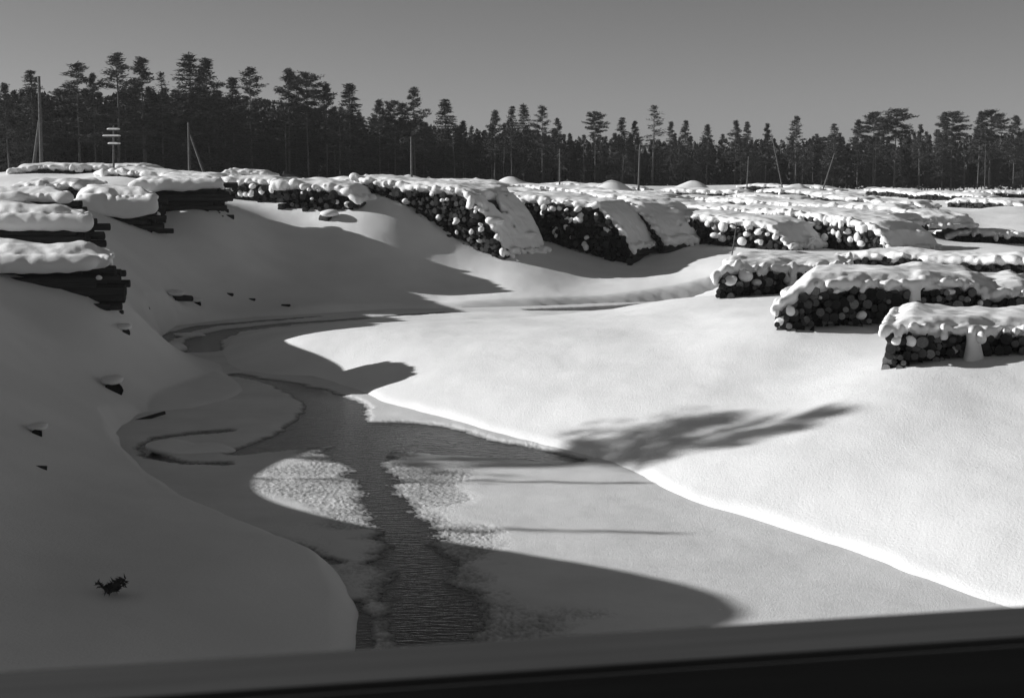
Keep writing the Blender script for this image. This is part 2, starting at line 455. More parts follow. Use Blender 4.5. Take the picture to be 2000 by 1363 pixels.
# ------------------------------------------------------------------ blobs of snow: surface nets on a density grid
def surface_nets(F, iso, org, h):
    F = F - iso
    ins = F > 0
    nx, ny, nz_ = F.shape
    cnt = np.zeros((nx - 1, ny - 1, nz_ - 1), np.int8)
    cor = [(a, b, c) for a in (0, 1) for b in (0, 1) for c in (0, 1)]
    for a, b, c in cor: cnt += ins[a:nx - 1 + a, b:ny - 1 + b, c:nz_ - 1 + c]
    act = (cnt > 0) & (cnt < 8)
    ci = np.argwhere(act)
    if len(ci) == 0: return None
    vid = -np.ones(act.shape, np.int64); vid[act] = np.arange(len(ci))
    val = np.stack([F[ci[:, 0] + a, ci[:, 1] + b, ci[:, 2] + c] for a, b, c in cor], 1)
    pos = np.zeros((len(ci), 3)); num = np.zeros(len(ci))
    for i in range(8):
        for j in range(i + 1, 8):
            if sum(abs(cor[i][k] - cor[j][k]) for k in range(3)) == 1:
                vi, vj = val[:, i], val[:, j]
                m = (vi > 0) != (vj > 0)
                t = np.where(m, vi / np.where(m, vi - vj, 1), 0)[:, None]
                p = np.array(cor[i]) * (1 - t) + np.array(cor[j]) * t
                pos += np.where(m[:, None], p, 0); num += m
    V = (ci + pos / num[:, None]) * h + org
    Q = []
    for ax in range(3):
        u, v = (ax + 1) % 3, (ax + 2) % 3
        s0 = [slice(1, -1)] * 3; s0[ax] = slice(0, -1)
        s1 = [slice(1, -1)] * 3; s1[ax] = slice(1, None)
        A_, B_ = ins[tuple(s0)], ins[tuple(s1)]
        for flip, mm in ((False, A_ & ~B_), (True, ~A_ & B_)):
            e = np.argwhere(mm)
            if len(e) == 0: continue
            e[:, u] += 1; e[:, v] += 1
            q = []
            for du, dv in ((0, 0), (-1, 0), (-1, -1), (0, -1)):
                k = e.copy(); k[:, u] += du; k[:, v] += dv
                q.append(vid[k[:, 0], k[:, 1], k[:, 2]])
            q = np.stack(q, 1)
            Q.append(q[:, ::-1] if flip else q)
    return V, np.concatenate(Q)
def add_blobs(F, org, h, blobs):
    """Wyvill blobs (x, y, z, rx, ry, rz) added in place"""
    sh = F.shape
    for (bx, by, bz, rx, ry, rz) in blobs:
        lo = [max(0, int(math.floor((c - r - o) / h))) for c, r, o in zip((bx, by, bz), (rx, ry, rz), org)]
        hi = [min(n, int(math.ceil((c + r - o) / h)) + 1) for c, r, o, n in zip((bx, by, bz), (rx, ry, rz), org, sh)]
        if any(a >= b for a, b in zip(lo, hi)): continue
        gx = (org[0] + h * np.arange(lo[0], hi[0]) - bx) / rx
        gy = (org[1] + h * np.arange(lo[1], hi[1]) - by) / ry
        gz = (org[2] + h * np.arange(lo[2], hi[2]) - bz) / rz
        q = gx[:, None, None] ** 2 + gy[None, :, None] ** 2 + gz[None, None, :] ** 2
        F[lo[0]:hi[0], lo[1]:hi[1], lo[2]:hi[2]] += np.where(q < 1, (1 - q) ** 2, 0)

LUMPS = []
for k in range(10):
    rr = random.Random(100 + k)
    bl = [(0, 0, 0.0, 0.85, 0.8, 0.8)]
    for j in range(rr.randint(1, 4)):
        bl.append((rr.uniform(-.35, .35), rr.uniform(-.25, .25), rr.uniform(-.35, .55), rr.uniform(.4, .75), rr.uniform(.4, .7), rr.uniform(.4, .7)))
    h_ = 0.11; org = np.array([-1.4, -1.4, -1.3]); F = np.zeros((26, 26, 27))
    add_blobs(F, org, h_, bl)
    V, Q = surface_nets(F, 0.22, org, h_)
    V[:, 2] -= V[:, 2].min(); V /= (V[:, 0].max() - V[:, 0].min())
    LUMPS.append(mesh_from('snow_lump', V, Q, [M_SNOWCAP]))

# ------------------------------------------------------------------ logs
def log_mesh(seed, cut, sides=14):
    rr = random.Random(seed); V = []; Fc = []; mi = []
    rings = [(-0.0, 0.93), (0.004, 1.0), (0.33, 0.98), (0.66, 0.95), (0.996, 0.9), (1.0, 0.84)]
    prof = [1 + rr.uniform(-.06, .06) for _ in range(sides)]
    for t, r in rings:
        jx, jz = rr.uniform(-.05, .05), rr.uniform(-.05, .05)
        if t < 0.01 or t > 0.99: jx = jz = 0
        for i in range(sides):
            a = 2 * math.pi * i / sides
            V.append((math.cos(a) * r * prof[i] + jx, t, math.sin(a) * r * prof[i] + jz))
    nR = len(rings)
    for k in range(nR - 1):
        for i in range(sides):
            j = (i + 1) % sides
            Fc.append((k * sides + i, (k + 1) * sides + i, (k + 1) * sides + j, k * sides + j)); mi.append(0)
    c0 = len(V); V.append((0, -0.001, 0)); c1 = len(V); V.append((0, 1.001, 0))
    for i in range(sides):
        j = (i + 1) % sides
        Fc.append((i, j, c0)); mi.append(1)
        Fc.append(((nR - 1) * sides + j, (nR - 1) * sides + i, c1)); mi.append(1)
    me = bpy.data.meshes.new('log'); me.from_pydata(V, [], Fc)
    me.materials.append(M_BARK); me.materials.append(cut)
    me.polygons.foreach_set('material_index', mi)
    sm = [m == 0 for m in mi]; me.polygons.foreach_set('use_smooth', sm); me.update()
    return me
LOGS = [log_mesh(200 + i, M_CUT) for i in range(6)]
LOGS_OLD = [log_mesh(300 + i, M_CUTOLD) for i in range(6)]

def stack(label, A, B, prof, length, voxel, cap=0.42, rlog=(0.09, 0.19), lumps=20, lump_size=(0.3, 0.55), old=True, joined=False,
          drop=0.0, edge=0.30, back=None, seed=0, maxlogs=300, group='snow capped log stacks', cat='log stack', bury=0.25, lump_low=0.5, max_rows=None, edge_amp=1.0, look=None, columns=(), smooth=False, drape=0.0):
    """A, B: plan points of the two ends of the near face; prof: list of (c in metres from A, top z of the logs);
    logs run away from the face, perpendicular to A-B (to the left of A->B)"""
    rr = random.Random(seed * 7 + 5)
    A = np.array(A[:2], float); B = np.array(B[:2], float)
    W = float(np.hypot(*(B - A))); cdir = (B - A) / W; adir = np.array([-cdir[1], cdir[0]])
    rz = math.atan2(cdir[1], cdir[0])
    pc = np.array([p[0] for p in prof]); pz = np.array([p[1] for p in prof])
    T = lambda c: np.interp(c, pc, pz)
    shear = 0.0
    if look is not None:               # logs lie along this plan direction instead of square to the face
        lk = np.array(look, float); shear = float(lk @ cdir) / float(lk @ adir)
    def pl(c, a): return A + cdir * c + adir * a
    cs = np.linspace(0, W, max(8, int(W / 0.3)))
    gpts = np.array([pl(c, 0.0) for c in cs]); gz = ground_h(gpts[:, 0], gpts[:, 1])
    G0 = lambda c: np.interp(c, cs, gz)
    zb = float(gz.min())
    root = empty('log_stack', (A[0], A[1], zb), rz)
    tag(root, label, cat, group)
    # logs (local frame: x along the face, y away from it, z up from zb)
    placed = []
    z = float(min(gz)) - 0.1; row = 0; ztop = float(pz.max())
    rm = 0.5 * (rlog[0] + rlog[1])
    zz = ztop - rm
    while zz > zb - rm and (max_rows is None or row < max_rows):
        c = rr.uniform(0, rm * 2)
        while c < W:
            r = rr.uniform(*rlog) if rr.random() > 0.12 else rlog[1] * rr.uniform(1.0, 1.35)
            c += r
            t = T(c)
            zc = zz + rr.uniform(-.35, .35) * rm
            if zc + r * 0.7 < t and zc + r > G0(min(c, W)) - bury and c < W and rr.random() > drop:
                placed.append((c, rr.gauss(0, 0.2 if not smooth else 0.38) - (0.25 if rr.random() < 0.1 else 0), zc, r))
            c += r * rr.uniform(0.92, 1.15)
        zz -= rm * 1.72; row += 1
    placed.sort(key=lambda p: -(p[3]))
    meshes = LOGS_OLD if old else LOGS
    vis = placed
    ind = [] if joined else vis[:maxlogs]
    rest = vis if joined else vis[maxlogs:]
    for (c, a, zc, r) in ind:
        o = obj('log', rr.choice(meshes), root, (c + a * shear, a, zc - zb))
        o.scale = (r, length * rr.uniform(0.93, 1.0), r)
        o.rotation_euler = (rr.uniform(-.015, .015), rr.uniform(0, 6.28), rr.uniform(-.03, .03) - math.atan(shear))
    if rest:
        VV = []; FF = []; MI = []; off = 0; S8 = 8
        for (c, a, zc, r) in rest:
            for y in (a, a + length * 0.96):
                for i in range(S8):
                    an = 2 * math.pi * (i + 0.3) / S8
                    VV.append((c + y * shear + r * math.cos(an), y, zc - zb + r * math.sin(an)))
            for i in range(S8):
                j = (i + 1) % S8
                FF.append((off + i, off + S8 + i, off + S8 + j, off + j)); MI.append(0)
            FF.append(tuple(off + i for i in range(S8))); MI.append(1)
            FF.append(tuple(off + S8 + i for i in reversed(range(S8)))); MI.append(1)
            off += 2 * S8
        me = mesh_from('logs', VV, FF, [M_BARK, M_CUTOLD if old else M_CUT], False, MI)
        tag(obj('logs', me, root), kind='stuff')
    # snow cap
    h_ = voxel; pad = 0.9
    zlo = min(zb, float(pz.min())) - 0.5; zhi = ztop + cap + 0.9
    org = np.array([-pad, -pad, zlo - zb])
    dims = [int((W + 2 * pad) / h_) + 2, int((length + 2 * pad) / h_) + 2, int((zhi - zlo) / h_) + 2]
    F = np.zeros(dims)
    gx = org[0] + h_ * np.arange(dims[0]); gy = org[1] + h_ * np.arange(dims[1]); gzz = org[2] + h_ * np.arange(dims[2])
    GX, GY = np.meshgrid(gx, gy, indexing='ij')
    wob = 0.22 * fbm(GX * 1.6 + seed * 3.1, GY * 1.6, 70 + seed, 3)
    din = np.minimum(np.minimum(GX, W - GX), np.minimum(GY + 0.05, length - GY)) + wob
    mask = sstep(-0.12, 0.35, din)
    top = T(np.clip(GX, 0, W)) - zb
    steep = np.abs(T(np.clip(GX + .3, 0, W)) - T(np.clip(GX - .3, 0, W))) / 0.6
    mask = mask * (1 - sstep(0.35, 0.8, steep) * sstep(0.34, 0.55, fbm(GX * 1.1 + seed * 2.3, GY * 0.9, 33 + seed, 3)))
    th = cap * (0.85 + 0.5 * fbm(GX * 0.45 + seed, GY * 0.45, 90 + seed, 2)) * (0.45 + 0.55 * sstep(0.0, 0.9, din))
    zc_ = top + th * 0.5 - 0.10
    F += np.clip(0.5 + (th[:, :, None] * 0.5 + 0.1 - np.abs(gzz[None, None, :] - zc_[:, :, None])) / 0.3, 0, 1) * mask[:, :, None]
    F[F < 0.02] = 0
    bl = []
    def eb(c, a, big=1.0):
        r = edge * rr.uniform(0.6, 1.35) * big
        t = float(T(min(max(c, 0), W))) - zb
        bl.append((c, a, t + rr.uniform(-0.12, 0.18) * edge_amp + cap * 0.2, r * rr.uniform(1.0, 1.5), r * rr.uniform(1.0, 1.3), r * rr.uniform(0.9, 1.25)))
        if rr.random() < 0.16 * edge_amp:      # a lobe hanging down over the log ends
            bl.append((c + rr.uniform(-.1, .1), a - 0.12, t - rr.uniform(0.05, 0.25), r * 1.1, r * 0.9, r * rr.uniform(0.9, 1.2)))
    c = 0.0
    while c < W:
        if rr.random() > 0.1: eb(c, rr.uniform(-.15, .15))
        c += edge * rr.uniform(0.7, 1.3)
    a = 0.0
    while a < length:
        eb(0.0 + rr.uniform(-.1, .1), a); eb(W + rr.uniform(-.1, .1), a); a += edge * rr.uniform(0.9, 1.5)
    if drape:                          # snow sagging over the long side of the top logs, unevenly
        a = 0.1
        while a < length:
            dz = drape * max(0.0, 0.55 + 1.3 * float(fbm(np.array([a * 0.55 + seed]), np.array([seed * 1.7]), 5, 2)[0]))
            if dz > 0.05:
                t = float(T(0.0)) - zb
                for f in (0.25, 0.6, 1.0):
                    bl.append((-0.10 - 0.05 * f, a, t + 0.1 - dz * f, 0.34, 0.5, 0.36))
            a += 0.22
    for c, wd in columns:
        t = float(T(c)) - zb; g0 = float(G0(c)) - zb; nn = 7
        for k in range(nn):
            f = k / (nn - 1)
            bl.append((c + rr.uniform(-.05, .05), -0.12 - 0.15 * f, t + (g0 - 0.1 - t) * f, wd * (.8 + .7 * f * f), wd * (.8 + .5 * f * f), 0.36))
    for _ in range(0 if smooth else int(W * length * 0.22)):
        c, a_ = rr.uniform(0.3, W), rr.uniform(0.4, length)
        r = rr.uniform(0.35, 0.8)
        bl.append((c, a_, float(T(c)) - zb + cap * 0.55, r * 1.5, r * 1.5, r * 0.45))
    add_blobs(F, org, h_, bl)
    F[0] = F[-1] = 0; F[:, 0] = F[:, -1] = 0; F[:, :, 0] = F[:, :, -1] = 0
    res = surface_nets(F, 0.42, org, h_)
    if res:
        V, Q = res
        V[:, 0] += V[:, 1] * shear
        for it in range(len(V)):
            nv = mnoise.noise_vector(Vector(V[it]) * 2.6)
            V[it] += np.array(nv) * 0.035
        obj('snow_cap', mesh_from('snow_cap', V, Q, [M_SNOWCAP]), root)
    # lumps of snow caught on the log ends of the face
    cand = [p for p in placed if G0(min(p[0], W)) - 0.05 < p[2] < T(p[0]) - 0.32]
    rr.shuffle(cand)
    for (c, a, zc, r) in cand[:lumps]:
        if zc < T(c) - lump_low * (T(c) - G0(min(c, W))) and rr.random() < 0.5: continue
        s = rr.uniform(*lump_size)
        o = obj('snow_lump', rr.choice(LUMPS), root, (c, a - rr.uniform(-.02, .12), zc - zb + r * 0.75))
        o.scale = (s, s * rr.uniform(.7, 1.1), s * rr.uniform(.55, 1.15)); o.rotation_euler = (rr.uniform(-.35, .35), rr.uniform(-.35, .35), rr.uniform(0, 6.28))
    return root

def face(pA, pB):
    return at_d(*pA), at_d(*pB)
def on_line(A, B, px, py):
    """point of the vertical plane through A-B that is seen at the pixel: (distance from A, z)"""
    r = ray(px, py)
    # solve A + s (B-A) = t r (plan)
    ex, ey = B[0] - A[0], B[1] - A[1]
    det = ex * (-r[1]) - ey * (-r[0])
    s = (-A[0] * (-r[1]) + A[1] * (-r[0])) / det
    t = (ex * (-A[1]) - ey * (-A[0])) / det
    return s * math.hypot(ex, ey), CAMZ + r[2] * t
def stack_px(label, pA, pB, top, length, voxel, **kw):
    A = at_d(*pA); B = at_d(*pB)
    pr = sorted([on_line(A, B, px, py) for px, py in top])
    kw['columns'] = [(on_line(A, B, px, 500)[0], w) for px, w in kw.pop('cols', ())]
    return stack(label, A, B, pr, length, voxel, **kw)

# three stacks on the flat right bank
stack_px('low log stack at the right edge, nearest of the three on the right bank', (1722,720,37.8), (2120,700,40.4),
         [(1700,668),(1725,652),(1780,646),(1850,650),(1950,652),(2120,648)], 4.6, 0.07, cap=0.4, rlog=(0.07,0.15), lumps=12, lump_size=(.14,.32), old=False, seed=1, edge=0.2, look=(.33,1), cols=[(1908,.36)], edge_amp=0.45)
stack_px('long log stack on the right bank between two others, pale round log ends', (1512,640,44.6), (2030,605,49.0),
         [(1500,620),(1535,590),(1580,562),(1650,560),(1780,560),(1800,556),(1900,562),(1945,580),(1990,575),(2030,575)], 5.4, 0.075, cap=0.42, rlog=(0.08,0.17), lumps=22, lump_size=(.15,.4), old=False, seed=2, edge=0.22, look=(.27,1), cols=[(1790,.42)], edge_amp=0.45)
stack_px('log stack behind the long one, its right half buried in snow', (1398,575,56.5), (1660,545,61.0),
         [(1390,552),(1420,528),(1470,527),(1560,530),(1660,528)], 5.2, 0.085, cap=0.42, rlog=(0.09,0.18), lumps=12, lump_size=(.35,.65), old=False, seed=3, edge=0.26, look=(.24,1), cols=[(1550,.4)])
# stacks beyond the bend
stack_px('log stack with a sloping snowed right end, stepping down the far bank', (690,376,94), (985,440,87.5),
         [(690,352),(740,362),(800,368),(870,374),(905,380),(925,392),(950,425),(970,462),(984,498)], 5.5, 0.11, cap=0.5, lumps=34, lump_size=(.25,.65), seed=4, edge=0.28, rlog=(0.11,0.2))
stack_px('broad dark log stack dotted with snow lumps, right of the sloping one', (962,430,97.5), (1240,440,92.5),
         [(955,388),(1000,390),(1060,394),(1120,400),(1165,404),(1195,430),(1220,460),(1238,486)], 5.5, 0.11, cap=0.45, lumps=52, lump_size=(.25,.65), seed=5, edge=0.28, rlog=(0.11,0.2))
stack_px('snow draped log stack end between two dark stacks beyond the bend', (1196,440,99.0), (1300,450,95.5),
         [(1196,402),(1225,402),(1245,410),(1270,436),(1298,474)], 5.5, 0.11, cap=0.6, lumps=12, lump_size=(.3,.7), seed=6, edge=0.3, rlog=(0.11,0.2))
stack_px('low log stack with a rounded snow top and a snowy stake before it', (1268,440,101.0), (1545,470,93.5),
         [(1268,418),(1320,424),(1380,430),(1440,437),(1480,440),(1510,450),(1543,484)], 5.5, 0.11, cap=0.5, lumps=40, lump_size=(.3,.7), seed=7, edge=0.28, rlog=(0.11,0.2))
stack_px('dark log stack at the left of the shaded slope, heavy with snow lumps', (1480,440,103.0), (1742,480,93.0),
         [(1480,415),(1560,420),(1620,430),(1660,436),(1700,446),(1722,462),(1741,492)], 5.5, 0.11, cap=0.45, lumps=60, lump_size=(.25,.65), seed=8, edge=0.28, rlog=(0.11,0.2))
stack_px('log stack on the high bank above the bare slope, short face', (430,380,93.5), (548,385,92.5),
         [(430,354),(470,358),(520,360),(548,362)], 5.5, 0.11, cap=0.5, lumps=22, lump_size=(.3,.7), seed=9, edge=0.28, rlog=(0.11,0.2))
stack_px('log stack wrapped in snow with a dark hollow beneath, high bank', (536,400,91.0), (700,395,89.5),
         [(536,366),(580,364),(640,370),(680,380),(700,396)], 4.5, 0.11, cap=0.6, lumps=10, lump_size=(.25,.5), seed=10, edge=0.33, rlog=(0.11,0.2))

# left bank: stacks seen from the side, logs lying left to right, butt ends towards the stream
def side_stack(label, pr, depth_w, h_top, length, seed, **kw):
    """pr = (px, py, d): lower right near corner as seen; logs run to the left (adir = -x)"""
    P = at_d(*pr)
    yaw = kw.pop('yaw', math.atan((pr[0] - 1000) / FPX) - 0.03)
    cd = np.array([math.sin(yaw), math.cos(yaw)])
    A = np.array(P[:2]); B = A + cd * depth_w
    zt = at_d(pr[0], h_top, pr[2])[2]
    prof = [(0, zt), (depth_w * 0.5, zt + 0.12), (depth_w, zt - 0.05)]
    return stack(label, A, B, prof, length, 0.085, seed=seed, old=True, smooth=True, look=(-1, -0.06), **kw)
side_stack('lowest log stack on the left bank, long bare logs under thick snow', (214,588,48), 3.0, 515, 8.0, 21, cap=0.75, rlog=(0.12,0.17), lumps=2, lump_size=(.2,.35), edge=0.2, drop=0.3, edge_amp=0.15, max_rows=7, drape=0.22)
side_stack('left bank log stack above the lowest one, dark logs at its foot', (172,480,58), 3.2, 432, 8.5, 22, cap=0.7, rlog=(0.12,0.18), lumps=2, lump_size=(.2,.4), edge=0.22, drop=0.2, edge_amp=0.15, max_rows=7, drape=0.3)
side_stack('left bank log stack, third up from the water, at the frame edge', (133,410,67), 3.0, 388, 9.0, 23, cap=0.5, rlog=(0.12,0.18), lumps=1, edge=0.22, drop=0.15, edge_amp=0.15, drape=0.3)
side_stack('log stack with a broad snow pillow over dark long logs', (302,434,76), 6.2, 392, 4.2, 24, cap=0.75, rlog=(0.13,0.2), lumps=2, edge=0.26, drop=0.08, edge_amp=0.2, drape=0.75)
side_stack('low log stack under a thin snow slab right of the snow pillow', (428,388,82.6), 5.6, 360, 5.0, 25, cap=0.5, rlog=(0.13,0.2), lumps=5, edge=0.25, drop=0.1, edge_amp=0.3, drape=0.55)
side_stack('log stack in a dark gap left of the snow pillow', (205,408,84), 3.0, 366, 4.5, 26, cap=0.5, rlog=(0.13,0.2), lumps=3, edge=0.25, drop=0.1, edge_amp=0.3, drape=0.55)

# far field: rows of buried stacks, only caps and lumpy edges show
for i, (a, b, lab) in enumerate(ROWS):
    A = at_d(*a); B = at_d(*b)
    W = math.hypot(B[0] - A[0], B[1] - A[1])
    cp = 0.45
    rr = random.Random(i)
    n = 6; prof = []
    for k in range(n + 1):
        prof.append((W * k / n, A[2] + (B[2] - A[2]) * k / n - cp * 0.75 + (0.3 if a[0] >= 1250 else 0.0) + rr.uniform(-.12, .1) - (0.3 if k in (0, n) else 0)))
    dd = 0.5 * (a[2] + b[2])
    stack(lab, A, B, prof, 5.0 if 'nearly buried' not in lab else 3.0, max(0.10, dd * 0.0011), cap=cp, rlog=(0.13, 0.22), lumps=int(W * 0.5), lump_size=(.3, .6), joined=True, seed=40 + i,
          edge=0.3, edge_amp=0.5, max_rows=4, group='log rows in the far field')

# snow heaps on the skyline
def heap(label, px, py, d, rx, rz_, seed):
    x, y, z = at_d(px, py, d)
    g = gh(x, y); H = z - g
    V = []; n1, n2 = 28, 40; F_ = []
    for i in range(n1 + 1):
        for j in range(n2):
            r = i / n1; a = 2 * math.pi * j / n2
            X_ = rx * r * math.cos(a); Y_ = rx * 0.6 * r * math.sin(a)
            hh = H * (0.5 + 0.5 * math.cos(math.pi * r)) ** 0.9
            hh *= 1 + 0.35 * mnoise.noise(Vector((X_ * 0.35 + seed, Y_ * 0.35, seed * 2.0))) * (1 - r)
            V.append((X_, Y_, hh - 0.8 * r))
    for i in range(n1):
        for j in range(n2):
            F_.append((i * n2 + j, (i + 1) * n2 + j, (i + 1) * n2 + (j + 1) % n2, i * n2 + (j + 1) % n2))
    o = obj('snow_heap', mesh_from('snow_heap', V, F_, [M_SNOWCAP]), None, (x, y, g))
    tag(o, label, 'snow heap', 'snow heaps along the skyline')
heap('low snow heap at the foot of the pole left of centre', 800, 341, 160, 5.5, 1, 1)
heap('tiny snow heap beside the left centre pole', 838, 345, 158, 1.6, 1, 2)
heap('wide smooth snow heap in the centre of the skyline', 1005, 346, 175, 6.5, 1, 3)
heap('pointed snow heap left of the wide centre heap', 930, 347, 178, 3.5, 1, 4)
heap('snow heap left of the tall bare pole', 1195, 352, 190, 5.0, 1, 5)
heap('snow heap right of the tall bare pole', 1350, 353, 200, 6.0, 1, 6)
heap('snow heap below the pale leaning trunk', 1560, 359, 220, 7.5, 1, 7)
heap('long low snow heap toward the right skyline', 1710, 365, 235, 7.0, 1, 8)

# ------------------------------------------------------------------ trees
def tri_soup(name, V, mats): 
    V = np.array(V); F_ = np.arange(len(V)).reshape(-1, 3)
    return mesh_from(name, V, F_, mats, False)
def tube(V, F_, p0, p1, r0, r1, sides=6):
    p0 = Vector(p0); p1 = Vector(p1); d = (p1 - p0).normalized()
    u = d.orthogonal().normalized(); w = d.cross(u); b = len(V)
    for p, r in ((p0, r0), (p1, r1)):
        for i in range(sides):
            a = 2 * math.pi * i / sides
            V.append(tuple(p + (u * math.cos(a) + w * math.sin(a)) * r))
    for i in range(sides):
        j = (i + 1) % sides
        F_.append((b + i, b + j, b + sides + j, b + sides + i))
def tuft(out, rr, c, rad, n, size, flat=0.55):
    for _ in range(n):
        v = Vector((rr.gauss(0, 1), rr.gauss(0, 1), rr.gauss(0, 1)))
        v.normalize(); v *= rad * rr.random() ** 0.5; v.z *= flat
        p = c + v
        d1 = Vector((rr.uniform(-1, 1), rr.uniform(-1, 1), rr.uniform(-.4, .8))).normalized() * size * rr.uniform(.6, 1.3)
        d2 = Vector((rr.uniform(-1, 1), rr.uniform(-1, 1), rr.uniform(-1, 1))).normalized() * size * 0.45
        out += [tuple(p - d2 * .5), tuple(p + d2 * .5), tuple(p + d1)]
def make_tree(kind, seed, H=20.0):
    rr = random.Random(seed); TV, TF, LV, LF = [], [], [], []; leaf = []
    bend = [Vector((0, 0, 0))]
    segs = 7; dx, dy = rr.uniform(-.25, .25), rr.uniform(-.25, .25)
    for i in range(1, segs + 1):
        t = i / segs
        bend.append(Vector((dx * math.sin(t * 2.6), dy * math.sin(t * 2.2), H * t)))
    r0 = 0.17 if kind != 'spruce' else 0.2
    for i in range(segs):
        tube(TV, TF, bend[i], bend[i + 1], r0 * (1 - .85 * i / segs), r0 * (1 - .85 * (i + 1) / segs), 8)
    def axis(t):
        k = min(segs - 1, int(t * segs)); f = t * segs - k
        return bend[k].lerp(bend[k + 1], f)
    if kind == 'spruce':
        t = 0.10 + rr.uniform(0, .1); R = rr.uniform(2.9, 3.7)
        t_lo = t
        while t < 0.985:
            q = (t - t_lo) / (1 - t_lo)
            for _ in range(rr.randint(4, 6)):
                L = R * (1 - q) ** 0.85 * rr.uniform(.65, 1.15) + 0.22
                a = rr.uniform(0, 6.28); droop = (-0.35 + 0.75 * q)
                d = Vector((math.cos(a), math.sin(a), droop * .7)).normalized()
                p0 = axis(t)
                tube(LV, LF, p0, p0 + d * L * .9, 0.035, 0.012, 3)
                m = max(3, int(L / .36))
                for k in range(m):
                    f = (k + 0.8) / m
                    tuft(leaf, rr, p0 + d * L * f - Vector((0, 0, .12 * L * f * f)), .36 + .16 * (1 - f), 15, .34, .8)
            t += rr.uniform(.020, .034)
        tuft(leaf, rr, axis(0.98), .28, 14, .35, 1.6)
    else:
        style = kind
        t_lo = {'pine': .34, 'openpine': .36, 'roundpine': .6, 'thin': .45}[style] + rr.uniform(-.05, .05)
        R = {'pine': 3.3, 'openpine': 3.5, 'roundpine': 3.2, 'thin': 1.8}[style] * rr.uniform(.9, 1.1)
        nb = {'pine': 92, 'openpine': 62, 'roundpine': 72, 'thin': 44}[style]
        for b in range(nb):
            q = (b + rr.random()) / nb
            t = t_lo + (1 - t_lo) * (q ** .85) * .985
            if style == 'roundpine': prof = math.sqrt(max(0.03, 1 - (2 * q - 0.95) ** 2))
            elif style == 'openpine': prof = (1 - q) ** .85 * (.5 + .6 * rr.random()) + .12
            else: prof = (1 - q) ** 1.0 * (0.85 + 0.35 * math.sin(q * 11 + seed) * (1 - q) + .25 * rr.random()) * min(1, q * 5 + .5) + .10
            L = R * prof * rr.uniform(.6, 1.12)
            a = rr.uniform(0, 6.28); up = -0.15 + 0.95 * q * q + rr.uniform(-.12, .25)
            d = Vector((math.cos(a), math.sin(a), up)).normalized()
            p0 = axis(t); p1 = p0 + d * L
            tube(LV, LF, p0, p1, .05, .015, 4)
            m = max(3, int(L / .30))
            for k in range(m):
                f = 0.35 + .65 * (k + rr.random()) / m
                side = Vector((-d.y, d.x, 0)) * rr.uniform(-.45, .45) * L * .45
                dens = 17 if style != 'thin' else 7
                tuft(leaf, rr, p0 + d * L * f + side * f + Vector((0, 0, .12)), rr.uniform(.26, .50), dens, .34, .9)
        tuft(leaf, rr, axis(.97), .30, 30, .36, 2.4)
        for _ in range(rr.randint(3, 8)):       # dead snags below the crown
            t = rr.uniform(.2, t_lo); a = rr.uniform(0, 6.28); p0 = axis(t)
            tube(LV, LF, p0, p0 + Vector((math.cos(a), math.sin(a), rr.uniform(-.3, .1))) * rr.uniform(.4, 1.2), .03, .01, 3)
    trunk = mesh_from('trunk', TV, TF, [M_TRUNK]); limbs = mesh_from('limbs', LV, LF, [M_TRUNK])
    crown = tri_soup('crown', leaf, [M_NEEDLE])
    return trunk, limbs, crown
TREES = {'spruce': [make_tree('spruce', 400 + i) for i in range(5)], 'pine': [make_tree('pine', 420 + i) for i in range(6)],
         'openpine': [make_tree('openpine', 440 + i) for i in range(4)], 'roundpine': [make_tree('roundpine', 460 + i) for i in range(3)],
         'thin': [make_tree('thin', 480 + i) for i in range(2)]}
NAMES = {'spruce': 'spruce_tree', 'pine': 'pine_tree', 'openpine': 'pine_tree', 'roundpine': 'pine_tree', 'thin': 'thin_tree'}
def put_tree(kind, var, x, y, ztop, wide, rz, label, group, base=None):
    g = (gh(x, y) if base is None else base) - 0.3
    s = (ztop - g) / 20.0
    root = empty(NAMES[kind], (x, y, g), rz)
    tag(root, label, 'tree', group)
    for nm, me in zip(('trunk', 'limb', 'crown'), TREES[kind][var % len(TREES[kind])]):
        o = bpy.data.objects.new(nm, me); COL.objects.link(o); o.parent = root
        wf = 0.8 if nm == 'trunk' else 1.0
        o.scale = (s * wide * wf, s * wide * wf, s)
        if nm == 'limb': o['kind'] = 'stuff'
    return root
def tree_d(px): return 205 + 75 * px / 1000.0
KEY = [(12,165,'pine',1.0),(60,138,'spruce',1.0),(148,125,'openpine',1.3),(180,146,'pine',.7),(222,106,'openpine',1.25),(275,115,'pine',1.2),(312,142,'thin',1.1),
       (365,102,'spruce',1.25),(405,118,'pine',1.0),(452,152,'spruce',.95),(488,134,'openpine',1.2),(560,137,'pine',1.15),(600,147,'roundpine',1.0),(636,167,'pine',.8),
       (680,164,'spruce',1.25),(740,197,'pine',1.0),(770,200,'roundpine',.85),(810,174,'openpine',1.05),(868,194,'spruce',1.1),(905,238,'pine',.9),(965,218,'pine',.9),
       (1000,208,'spruce',.8),(1024,202,'spruce',.9),(1060,209,'openpine',1.0),(1090,233,'pine',.9),(1163,221,'roundpine',.75),(1215,230,'spruce',1.0),(1240,238,'pine',.8),
       (1275,207,'thin',1.6),(1310,238,'spruce',.8),(1338,235,'spruce',.85),(1382,245,'pine',.9),(1437,237,'pine',.8),(1460,238,'spruce',.7),(1497,243,'pine',.9),
       (1558,229,'openpine',1.0),(1630,242,'spruce',.9),(1678,236,'pine',1.0),(1710,222,'roundpine',.95),(1750,216,'roundpine',1.15),(1800,245,'pine',.8),
       (1845,219,'spruce',.8),(1862,222,'roundpine',.9),(1915,220,'pine',.9),(1938,218,'roundpine',1.0),(1985,228,'pine',1.0)]
